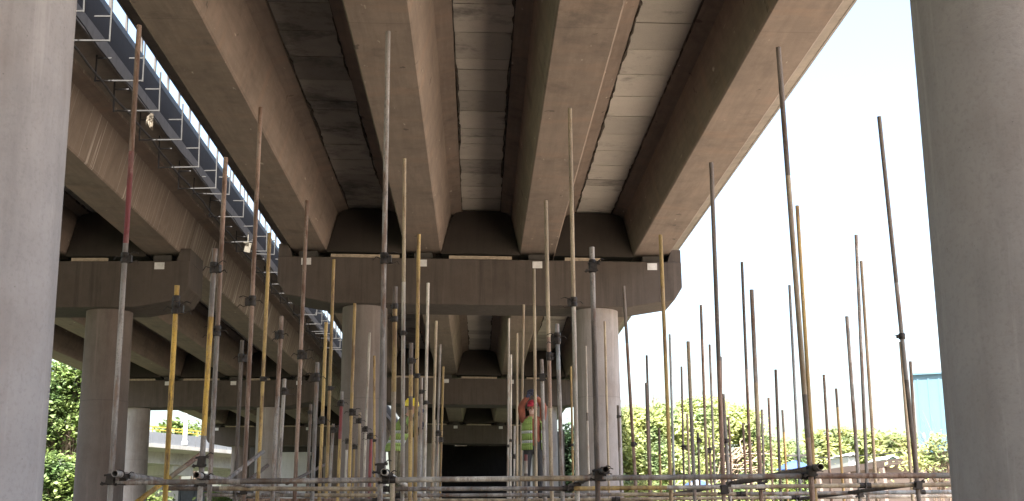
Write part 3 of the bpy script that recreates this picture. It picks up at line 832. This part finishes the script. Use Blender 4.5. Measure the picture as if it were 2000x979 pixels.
rg = [((0, 0, .88), .205, .150, 0), ((0, 0, .97), .205, .150, 0), ((0, 0, 1.0), .200, .148, 1), ((0, 0, 1.05), .197, .146, 0), ((0, -.01, 1.17), .200, .148, 1), ((0, -.01, 1.22), .203, .150, 0),
      ((0, -.01, 1.33), .20, .150, 0), ((0, -.01, 1.42), .17, .125, 0), ((0, -.01, 1.475), .095, .09, 0)]
vb = vest_shell(rg, (math.pi * 1.52, math.pi * 1.80))
v = vb.build('hi_vis_vest', [M['hivis'], M['reflect']], o); sm = v.modifiers.new('t', 'SOLIDIFY'); sm.thickness = .008
b = MB(); cp = Vector(J['skull'][0]) + Vector((0, .0, .03))
b.lathe([(.104, -.01), (.106, .03), (.096, .07), (.06, .105), (.01, .118)], 24, 0, cp, .92, 1.08); b.box(cp + Vector((0, -.135, .0)), (.15, .10, .014), (rad(14), 0, 0))
b.build('cap', [M['redcap']], o)
b = MB(); jj = Vector(J['jaw'][0]); b.ball(jj + Vector((0, -.035, .012)), .064, 0, 8, (.95, .8, .9)); b.build('face_mask', [M['mask']], o)

# worker in yellow helmet, turned to the right, leaning to a yellow pole he holds with both hands
yw = at(790, 940, Y_W)
J, B = base_joints(.42)
for s_, sx, ez, wz in (('L', -1, 1.20, 1.53), ('R', 1, 1.16, 1.30)):
    J['sh' + s_] = ((sx * .175, -.20, 1.38), .064); J['el' + s_] = ((sx * .22, -.30, ez - .04), .052); J['wr' + s_] = ((sx * .06, -.43, wz - .05), .034)
    B += [('collar', 'sh' + s_, 1), ('sh' + s_, 'el' + s_, 1), ('el' + s_, 'wr' + s_, 1)]
    hand(J, B, s_, 'wr' + s_, (-sx * .15, -.75, .65), (0, .5, .8), (-sx, -.1, 0), 5, 1.0)
o = skin_body('person', B, J, [M['skin'], M['olive'], M['olive'], M['boot'], M['eye'], M['navy']], face_parts(J))
o.scale = (.95, .95, .945); o.location = (yw.x - .17, Y_W + .05, 2.108); o.rotation_euler = (0, 0, rad(72))
tag(o, 'person in yellow hard hat and green hi-vis vest, turned sideways gripping a yellow pole', 'person')
rg = [((0, .01, .86), .20, .155, 0), ((0, .0, .95), .202, .155, 0), ((0, -.02, 1.0), .197, .150, 1), ((0, -.045, 1.05), .195, .148, 0), ((0, -.10, 1.16), .2, .150, 1), ((0, -.125, 1.21), .205, .152, 0),
      ((0, -.175, 1.33), .20, .145, 0), ((0, -.21, 1.41), .165, .12, 0), ((0, -.23, 1.465), .10, .09, 0)]
v = vest_shell(rg).build('hi_vis_vest', [M['hivis'], M['reflect']], o); sm = v.modifiers.new('t', 'SOLIDIFY'); sm.thickness = .008
b = MB(); cp = Vector(J['skull'][0]) + Vector((0, .0, .02))
b.lathe([(.118, -.012), (.120, .0), (.114, .05), (.098, .095), (.06, .125), (.01, .135)], 24, 0, cp, .92, 1.1)
b.lathe([(.135, -.016), (.136, -.006), (.115, .002)], 24, 0, cp, .92, 1.12); b.box(cp + Vector((0, -.14, -.008)), (.16, .07, .012), (rad(10), 0, 0)); b.box(cp + Vector((0, 0, .115)), (.022, .17, .03))
b.build('hard_hat', [M['helmet']], o)

# ------------------------------------------------------------------ vegetation
def foliage(mb, blobs, n, size, rng, tone=(.55, 1.25), flat=.4, per=44):
    """leaf sprays: small leaf faces in flattened clumps through the crown's volume, biased to its outside"""
    tot = sum(b[1][0] * b[1][1] * b[1][2] for b in blobs)
    for (c, r3_) in blobs:
        k_ = int(n * r3_[0] * r3_[1] * r3_[2] / tot); nc = max(6, k_ // per)
        for _ in range(nc):
            while True:
                d = Vector((rng.uniform(-1, 1), rng.uniform(-1, 1), rng.uniform(-1, 1)))
                if .05 < d.length < 1: break
            d = d.normalized() * (d.length ** .3) * rng.uniform(.84, 1.07)
            cc = Vector(c) + Vector((d.x * r3_[0], d.y * r3_[1], d.z * r3_[2]))
            cl = size * rng.uniform(2.0, 4.6); t = rng.uniform(*tone)
            tilt = Vector((rng.gauss(0, .25) + d.x * .35, rng.gauss(0, .25) + d.y * .35, 1)).normalized()
            for _ in range(per):
                o_ = Vector((rng.gauss(0, 1), rng.gauss(0, 1), 0)) * cl * .5
                o_ -= tilt * o_.dot(tilt) * .9; o_ += tilt * rng.gauss(0, 1) * cl * .5 * flat; o_.z -= (o_.length / cl) ** 2 * cl * .35
                s_ = size * rng.uniform(.5, 1.1)
                nrm = (tilt + Vector((rng.gauss(0, .45), rng.gauss(0, .45), rng.gauss(0, .25)))).normalized()
                u = nrm.orthogonal(); u.rotate(Matrix.Rotation(rng.uniform(0, 6.28), 3, nrm)); w_ = nrm.cross(u)
                p = cc + o_
                mb.add([p - u * s_ * .5, p + w_ * s_ * .3, p + u * s_ * .5 - nrm * s_ * .12, p - w_ * s_ * .3], [(0, 1, 2, 3)], 0, False, t * rng.uniform(.85, 1.15))

def limbs(mb, base, h, r, targets, rng, wob=.25):
    top = Vector(base) + Vector((rng.uniform(-.3, .3), 0, h))
    pts = [Vector(base) + (top - Vector(base)) * t + Vector((rng.uniform(-1, 1), rng.uniform(-1, 1), 0)) * wob * (0 if t in (0,) else .4) for t in (0, .35, .7, 1)]
    for k_ in range(3): mb.tube(pts[k_], pts[k_ + 1], r * (1 - .2 * k_), r * (1 - .2 * (k_ + 1)), 9)
    for t in targets:
        st = pts[rng.choice([1, 2, 3])]; e = Vector(t); mid = (st + e) / 2 + Vector((rng.uniform(-1, 1), rng.uniform(-1, 1), rng.uniform(0, 1))) * wob * 1.5
        mb.tube(st, mid, r * .42, r * .28, 7); mb.tube(mid, e, r * .28, r * .08, 6)
        for _ in range(4):
            e2 = e + Vector((rng.uniform(-1, 1), rng.uniform(-1, 1), rng.uniform(-.3, .9))) * wob * 4
            mb.tube(mid + (e - mid) * rng.uniform(.2, .8), e2, r * .12, r * .03, 5)

def tree(name, label, base, h, r, blobs, n, size, mat, seed, cat='tree', group=None, tone=(.55, 1.25)):
    rng = random.Random(seed); root = empty(name, base); tag(root, label, cat, group)
    bl = [(Vector(c) - Vector(base), q) for c, q in blobs]
    t = MB(); tg = []
    for c, q in bl:
        for _ in range(3): tg.append(c + Vector((rng.uniform(-.6, .6) * q[0], rng.uniform(-.6, .6) * q[1], rng.uniform(-.5, .5) * q[2])))
    limbs(t, (0, 0, 0), h, r, tg, rng); t.build('trunk', [M['bark']], root)
    f = MB(); foliage(f, bl, n, size, rng, tone); f.build('crown', [mat], root)
    return root

def pxblob(px, py, Y, rx, ry, dy=None):
    """a crown lobe seen around a pixel: radii in pixels at that distance"""
    s_ = (Y * .975 + 1) / F
    return (at(px, py, Y), (rx * s_, dy if dy else rx * s_, ry * s_))
def gnd(px, Y): p = at(px, 960, Y); return (p.x, Y, 0)

Yt = 60
tree('leafy_tree', 'broad pale green tree directly right of the right pier column', gnd(1262, Yt), 3.6, .26,
     [pxblob(1250, 850, Yt, 45, 50), pxblob(1225, 825, Yt + 1, 32, 30), pxblob(1295, 835, Yt, 42, 42), pxblob(1255, 905, Yt, 50, 40), pxblob(1240, 808, Yt, 22, 16), pxblob(1225, 880, Yt - 1, 34, 40), pxblob(1300, 900, Yt - 1, 36, 34), pxblob(1285, 800, Yt, 22, 14)],
     24000, .21, M['leaf_pale'], 11, tone=(.8, 1.2), group='pale green trees on the right')
tree('leafy_tree', 'tallest domed pale green tree with bare tangled branches at its lower right', gnd(1400, Yt + 2), 3.9, .3,
     [pxblob(1362, 822, Yt + 2, 48, 42), pxblob(1400, 815, Yt + 3, 44, 38), pxblob(1440, 828, Yt + 2, 40, 34), pxblob(1345, 870, Yt + 1, 48, 44), pxblob(1468, 858, Yt + 2, 28, 34), pxblob(1365, 792, Yt + 2, 28, 16), pxblob(1330, 915, Yt, 44, 32), pxblob(1475, 905, Yt + 2, 22, 30), pxblob(1380, 890, Yt + 2, 20, 30)],
     28000, .21, M['leaf_pale'], 12, tone=(.8, 1.2), group='pale green trees on the right')
tree('leafy_tree', 'low light green tree behind the blue canopy', gnd(1525, Yt + 8), 2.6, .2,
     [pxblob(1515, 890, Yt + 8, 32, 30), pxblob(1550, 905, Yt + 8, 36, 32), pxblob(1500, 920, Yt + 7, 28, 28), pxblob(1580, 925, Yt + 7, 30, 24), pxblob(1540, 875, Yt + 9, 20, 14)],
     9000, .22, M['leaf_pale'], 13, tone=(.7, 1.1), group='pale green trees on the right')
tree('leafy_tree', 'hazy yellow-green tree on the skyline above the white hut', gnd(1640, 105), 5, .3,
     [pxblob(1600, 872, 105, 34, 24), pxblob(1640, 862, 105, 36, 20), pxblob(1672, 870, 106, 30, 22), pxblob(1610, 905, 104, 36, 24)], 5200, .5, M['leaf_yellow'], 14, group='trees on the right skyline')
tree('leafy_tree', 'hazy green tree on the skyline left of the blue wall', gnd(1720, 100), 5, .3,
     [pxblob(1700, 868, 100, 30, 20), pxblob(1738, 872, 100, 34, 18), pxblob(1770, 878, 101, 26, 18), pxblob(1725, 900, 99, 44, 20)], 5200, .5, M['leaf_yellow'], 15, group='trees on the right skyline')
tree('slender_tree', 'dark green tree in the narrow gap left of the right pier column', gnd(1112, 97), 4, .2,
     [pxblob(1108, 880, 97, 18, 34), pxblob(1118, 915, 97, 22, 34), pxblob(1110, 845, 97, 10, 16), pxblob(1122, 870, 96, 14, 26), pxblob(1106, 935, 96, 20, 24)], 4500, .36, M['leaf_dark'], 16)
tree('young_tree', 'sparse leafy sprays in front of the blue wall', gnd(1822, 33), 2.4, .06,
     [pxblob(1838, 862, 33, 14, 16), pxblob(1812, 880, 33, 16, 14), pxblob(1828, 895, 33, 22, 12), pxblob(1790, 892, 33, 12, 12)], 520, .13, M['leaf_pale'], 17)
# dry tangled branches on the lower right of the domed tree
rng = random.Random(5); b = MB(); bc = gnd(1435, Yt - 1)
for i in range(70):
    a = Vector((rng.uniform(-.9, .9), rng.uniform(-.5, .5), rng.uniform(3.0, 5.2))); e = a + Vector((rng.uniform(.2, 1.3), rng.uniform(-.4, .4), rng.uniform(-.4, 1.0)))
    mdl = (a + e) / 2 + Vector((rng.uniform(-.2, .2), 0, rng.uniform(-.2, .25))); b.tube(a, mdl, .035, .025, 5); b.tube(mdl, e, .025, .008, 5)
for i in range(6):
    a = Vector((rng.uniform(-.2, .2), rng.uniform(-.2, .2), 0)); b.tube(a, Vector((rng.uniform(-.8, .8), rng.uniform(-.4, .4), rng.uniform(3, 4.4))), .06, .03, 6)
tag(b.build('dry_bush', [M['twig']], None, bc), 'tangle of bare brown branches below the tallest tree', 'dry bush')
# hedge clumps along the right
for i, (px, py, Yb, rx, ry, mt) in enumerate(((1235, 960, 54, 40, 34, 'leaf_pale'), (1300, 965, 55, 44, 30, 'leaf_mid'), (1370, 962, 54, 44, 30, 'leaf_pale'), (1440, 968, 56, 40, 26, 'leaf_mid'), (1505, 962, 55, 40, 30, 'leaf_pale'), (1568, 968, 54, 36, 26, 'leaf_mid'))):
    bb = gnd(px, Yb); bl = [pxblob(px - rx * .4, py, Yb, rx * .7, ry), pxblob(px + rx * .4, py + 6, Yb, rx * .7, ry * .9), pxblob(px, py + 30, Yb, rx, ry)]
    tree('hedge_bush', ['bright bush beside the right pier column, foot of the first pale tree', 'greener bush between the two pale trees', 'bright bush below the domed tree, left of the brown branches', 'greener bush at the foot of the bare branches', 'bright bush left of the blue canopy', 'greener bush below the blue canopy'][i],
         bb, .8, .1, bl, 3600, .2, M[mt], 30 + i, 'bush', 'bushes below the right trees')
# left side trees
Yl = 74
tree('leafy_tree', 'bright green tree beside the near left column, under the deck edge', gnd(118, Yl), 5, .32,
     [pxblob(130, 760, Yl, 42, 42), pxblob(105, 800, Yl, 40, 50), pxblob(150, 720, Yl, 40, 34), pxblob(95, 740, Yl, 36, 34), pxblob(145, 830, Yl - 1, 30, 20), pxblob(85, 850, Yl, 34, 36), pxblob(60, 790, Yl, 40, 60)],
     15000, .27, M['leaf_left'], 41, tone=(.4, 1.7))
tree('leafy_tree', 'lower bushy green tree at far left, in front of the ramp', gnd(130, Yl - 6), 2.6, .3,
     [pxblob(140, 910, Yl - 6, 40, 26), pxblob(110, 915, Yl - 6, 36, 30), pxblob(150, 945, Yl - 6, 36, 34), pxblob(95, 955, Yl - 6, 30, 34), pxblob(175, 930, Yl - 6, 30, 30)],
     11000, .25, M['leaf_left'], 42, tone=(.4, 1.7))
for i, (px, py, lab) in enumerate(((348, 838, 'larger pale tree rising behind the ramp railing'), (322, 846, 'small pale tree left of the larger one behind the ramp'), (378, 850, 'sparse pale tree just right of the white lamp post'))):
    rx = (18, 8, 10)[i]
    tree('leafy_tree', lab, gnd(px, 150), 9, .25, [pxblob(px, py, 150, rx, 20), pxblob(px + rx * .4, py + 16, 150, rx, 16), pxblob(px - rx * .3, py + 18, 150, rx * .9, 14)], (1100, 420, 420)[i], .6, M['leaf_mid'], 50 + i, group='trees behind the ramp')
for i, px in enumerate((292, 428)):
    bb = gnd(px, 79)
    tree('hedge_bush', ['bright shrub seen low between the far columns, left one', 'bright shrub seen low between the far columns, right one'][i], bb, 1.0, .1,
         [pxblob(px, 972, 79, 26, 14), pxblob(px + 14, 990, 79, 30, 16), pxblob(px - 14, 992, 79, 26, 16)], 1800, .28, M['leaf_mid'], 60 + i, 'bush', 'shrubs beyond the left bridge')

# ------------------------------------------------------------------ ramp flyover beyond the left bridge
A = at(150, 853, 100); Bp = at(560, 908, 126); Bp.z = A.z
dv = (Bp - A); Lr = dv.length; ang = math.atan2(dv.y, dv.x)
root = empty('ramp_flyover', (A.x, A.y, A.z), (0, 0, ang)); tag(root, 'pale concrete ramp flyover crossing beyond the left bridge, grey panels along its edge', 'flyover')
def along(profile, x0, x1):
    """profile in (depth, z) extruded along local x"""
    b = MB(); n = len(profile); vs = [(x, p, z) for x in (x0, x1) for p, z in profile]
    fs = [tuple(range(n)), tuple(range(2 * n - 1, n - 1, -1))] + [(i, n + i, n + (i + 1) % n, (i + 1) % n) for i in range(n)]
    b.add(vs, fs); return b
b = along([(0, 0), (0, -.32), (1.9, -.55), (1.9, -.1), (7.0, -.1), (7.0, -.55), (9, -.32), (9, 0)], -14, Lr + 10); b.build('deck_slab', [M['ramp']], root)
b = along([(1.7, -.4), (1.7, -1.55), (7.2, -1.55), (7.2, -.4)], -14, Lr + 10); b.build('box_girder', [M['ramp']], root)
M['panel'] = concrete('parapet_panel', (.20, .21, .225), dark=.85, stain=.15)
x = -13; k_ = 0
b = MB()
while x < Lr + 9:
    b.box((x, .12, .50 + R.uniform(-.01, .01)), (1.46, .10, .98), None, 0, R.uniform(.85, 1.0)); x += 1.5
b.build('parapet', [M['panel']], root)
M['yellow_paint'] = plain('yellow_paint', (.62, .42, .06), .6)
b = MB(); x = -13
while x < 18: b.box((x, .12, 1.25), (.07, .07, .52)); x += 2.0
b.box((2.0, .12, 1.46), (30, .06, .09)); b.box((2.0, .12, 1.2), (30, .055, .06)); b.build('guard_rail', [M['yellow_paint']], root)
for xx in (4, 15.5, 27):
    b = MB(); b.box((0, 0, (-1.56 - A.z) / 2), (1.9, 2.6, A.z - 1.56)); b.box((0, 0, -2.0), (2.8, 5.0, .9)); b.build('wall_pier', [M['ramp']], root, (xx, 4.45, 0))
lp = at(361, 872, 109.5); root = empty('lamp_post', (lp.x, lp.y, A.z)); tag(root, 'white lamp post standing on the ramp flyover', 'lamp post')
b = MB(); b.tube((0, 0, -.1), (0, 0, 9), .2, .14, 12); b.box((0, 0, .1), (.5, .5, .3)); b.build('shaft', [M['plate']], root)
b = MB(); b.tube((0, 0, 8.8), (1.8, 0, 9.3), .06, .05, 8); b.box((2.1, 0, 9.32), (.9, .3, .12)); b.build('lamp_head', [M['plate']], root)
# dark hoarding on the ground below it and pale wall deep under the left bridge
M['hoard'] = plain('dark_hoarding', (.05, .055, .065), .7, var=.3, scale=2)
root = empty('hoarding', (A.x, A.y, 0), (0, 0, ang)); tag(root, 'dark grey site hoarding in the shade below the ramp flyover', 'hoarding')
b = MB(); xx = 2.0; k_ = 0
while xx < Lr + 4:
    b.box((xx, 5.4 + (.04 if k_ % 2 else 0), 3.1), (.98, .06, 6.2)); xx += 1.0; k_ += 1
b.build('panel', [M['hoard']], root)
b = MB(); b.box(((Lr + 6) / 2, 5.33, 6.1), (Lr + 2, .06, .14)); b.build('top_rail', [M['hoard']], root)
M['pale_wall'] = concrete('pale_wall', (.50, .50, .50), dark=.85, stain=.2)
b = MB(); a0 = at(552, 884, 97); b.box((a0.x + 1.05, 97, a0.z / 2), (2.2, .4, a0.z)); b.box((a0.x + 1.05, 96.98, a0.z - .12), (2.32, .5, .24))
tag(b.build('pale_wall', [M['pale_wall']]), 'pale grey wall panel at the far end under the left bridge', 'wall')

# ------------------------------------------------------------------ right background: buildings, canopies, cable
M['blue'] = plain('sky_blue_sheet', (.062, .135, .185), .7, var=.05, scale=.6)
M['beige'] = plain('pinkish_beige_render', (.19, .155, .138), .85, var=.08, scale=.8)
M['beige_dk'] = plain('beige_band', (.12, .095, .085), .85, var=.1, scale=1)
M['white'] = plain('white_render', (.45, .45, .45), .6, var=.04)
M['teal'] = plain('pale_teal_render', (.17, .23, .225), .7, var=.1)
M['win'] = plain('dark_window', (.05, .06, .07), .2)
p = at(1783, 733, 46); wd = 9.5
root = empty('blue_building', (p.x, 46, 0), (0, 0, rad(-21))); tag(root, 'tall sky-blue sheet clad wall at right, beside the near right column', 'building')
b = MB(); H = p.z
b.box((wd / 2, 4.0, H / 2), (wd, 8.0, H)); 
xx = .15
while xx < wd: b.box((xx, -.015, H / 2 - .05), (.05, .03, H - .2)); xx += .38
b.build('wall', [M['blue']], root)
b = MB(); b.box((wd / 2, 3.98, H + .03), (wd + .12, 8.2, .06)); b.build('roof_trim', [M['blue']], root)
# beige wall running obliquely in front of it
A2 = at(1596, 916, 46); B2 = at(1900, 888.5, 33); h2 = (A2.z + B2.z) / 2
dv = Vector((B2.x - A2.x, B2.y - A2.y, 0)); ang = math.atan2(dv.y, dv.x); L2 = dv.length
root = empty('boundary_wall', (A2.x, A2.y, 0), (0, 0, ang)); tag(root, 'long pinkish-beige wall in front of the blue building', 'wall')
b = MB(); b.box((L2 / 2 + 2, 0, h2 / 2 - .06), (L2 + 4, .3, h2 - .12)); b.build('wall_panel', [M['beige']], root)
b = MB(); b.box((L2 / 2 + 2, 0, h2 - .06), (L2 + 4.1, .42, .2)); b.build('coping', [M['beige_dk']], root)
b = MB(); x = .8
while x < L2 + 4: b.box((x, -.2, h2 / 2 - .09), (.35, .12, h2 - .18)); x += 3.1
b.build('pilaster', [M['beige']], root)
def hut(px, top, Y, wpx, label, mw, mr):
    p = at(px, top, Y); s_ = Y / F; w_ = wpx * s_; root = empty('small_house', (p.x, Y, 0)); tag(root, label, 'house', 'small houses on the right')
    H_ = p.z - w_ * .28
    b = MB(); b.box((0, 2, H_ / 2), (w_, 4, H_)); b.prism([(-w_ / 2 + .01, H_ - .01), (w_ / 2 - .01, H_ - .01), (0, H_ + w_ * .26)], .01, 3.99); b.build('wall', [mw], root)
    b = MB()
    for sx in (-1, 1):
        d = Vector((sx * w_ / 2, 0, -w_ * .28)); c = Vector((0, 2, H_ + w_ * .28)) + d * .54
        b.box(c, (d.length * 1.12, 4.4, .1), (0, math.atan2(-d.z, abs(d.x)) * sx, 0))
    b.build('roof', [mr], root)
    b = MB(); b.box((w_ * .16, -.02, H_ * .80), (w_ * .22, .06, H_ * .16)); b.build('window', [M['win']], root)
hut(1664, 886, 66, 15, 'small white gabled hut just above the rails, left of the beige wall', M['white'], M['white'])
hut(1742, 890, 92, 26, 'white roofed house with pale teal wall behind the beige wall', M['teal'], M['white'])
# power cable strung from the blue building
b = MB(); c0 = at(1560, 894, 58); c1 = at(1905, 862, 45.9); pts = []
for i in range(25):
    t = i / 24; q = c0 + (c1 - c0) * t; q.z -= .5 * 4 * t * (1 - t) * .35; pts.append(q)
b.path(pts, .022, 6); tag(b.build('power_cable', [M['cable']]), 'thin power cable sagging across the right background to the blue wall', 'cable')
b = MB(); b.tube((0, 0, 0), (0, 0, c0.z + .4), .13, .09, 12); pr = empty('utility_pole', (c0.x, c0.y, 0)); b.build('shaft', [M['steel_dark']], pr)
b = MB(); b.box((0, 0, c0.z + .1), (1.2, .1, .1)); b.build('cross_arm', [M['steel_dark']], pr); tag(pr, 'slim dark utility pole among the bushes carrying the thin cable', 'utility pole')
# blue sun canopies
M['canopy_blue'] = plain('blue_canvas', (.035, .07, .21), .6, var=.1)
M['canopy_white'] = plain('white_canvas', (.25, .26, .28), .6, var=.05)
def umbrella(px, py, Y, rad_, label, two):
    p = at(px, py, Y); root = empty('sun_umbrella', (p.x, Y, 0)); tag(root, label, 'umbrella', 'blue sun umbrellas')
    b = MB(); b.tube((0, 0, 0), (0, 0, p.z + .1), .03, n=10); b.build('pole', [M['steel_galv']], root)
    b = MB(); n = 8; hts = [(0.02, .0), (rad_ * .5, -.16 * rad_), (rad_, -.48 * rad_)]
    for i in range(n):
        t0, t1 = 2 * math.pi * i / n, 2 * math.pi * (i + 1) / n
        for (ra, za), (rb, zb) in zip(hts[:-1], hts[1:]):
            q = [Vector((ra * math.cos(t0), ra * math.sin(t0), za)), Vector((rb * math.cos(t0), rb * math.sin(t0), zb)), Vector((rb * math.cos(t1), rb * math.sin(t1), zb)), Vector((ra * math.cos(t1), ra * math.sin(t1), za))]
            b.add(q, [(0, 1, 2, 3)], (i % 2) if two else 0)
    o = b.build('canopy', [M['canopy_blue'], M['canopy_white']], root, (0, 0, p.z)); s2 = o.modifiers.new('t', 'SOLIDIFY'); s2.thickness = .01
umbrella(1552, 899, 50, .8, 'plain blue sun umbrella showing just above the rails', False)
umbrella(1362, 936, 50, .7, 'blue and white sun umbrella low behind the rails', True)
print('OBJ', len(bpy.data.objects))
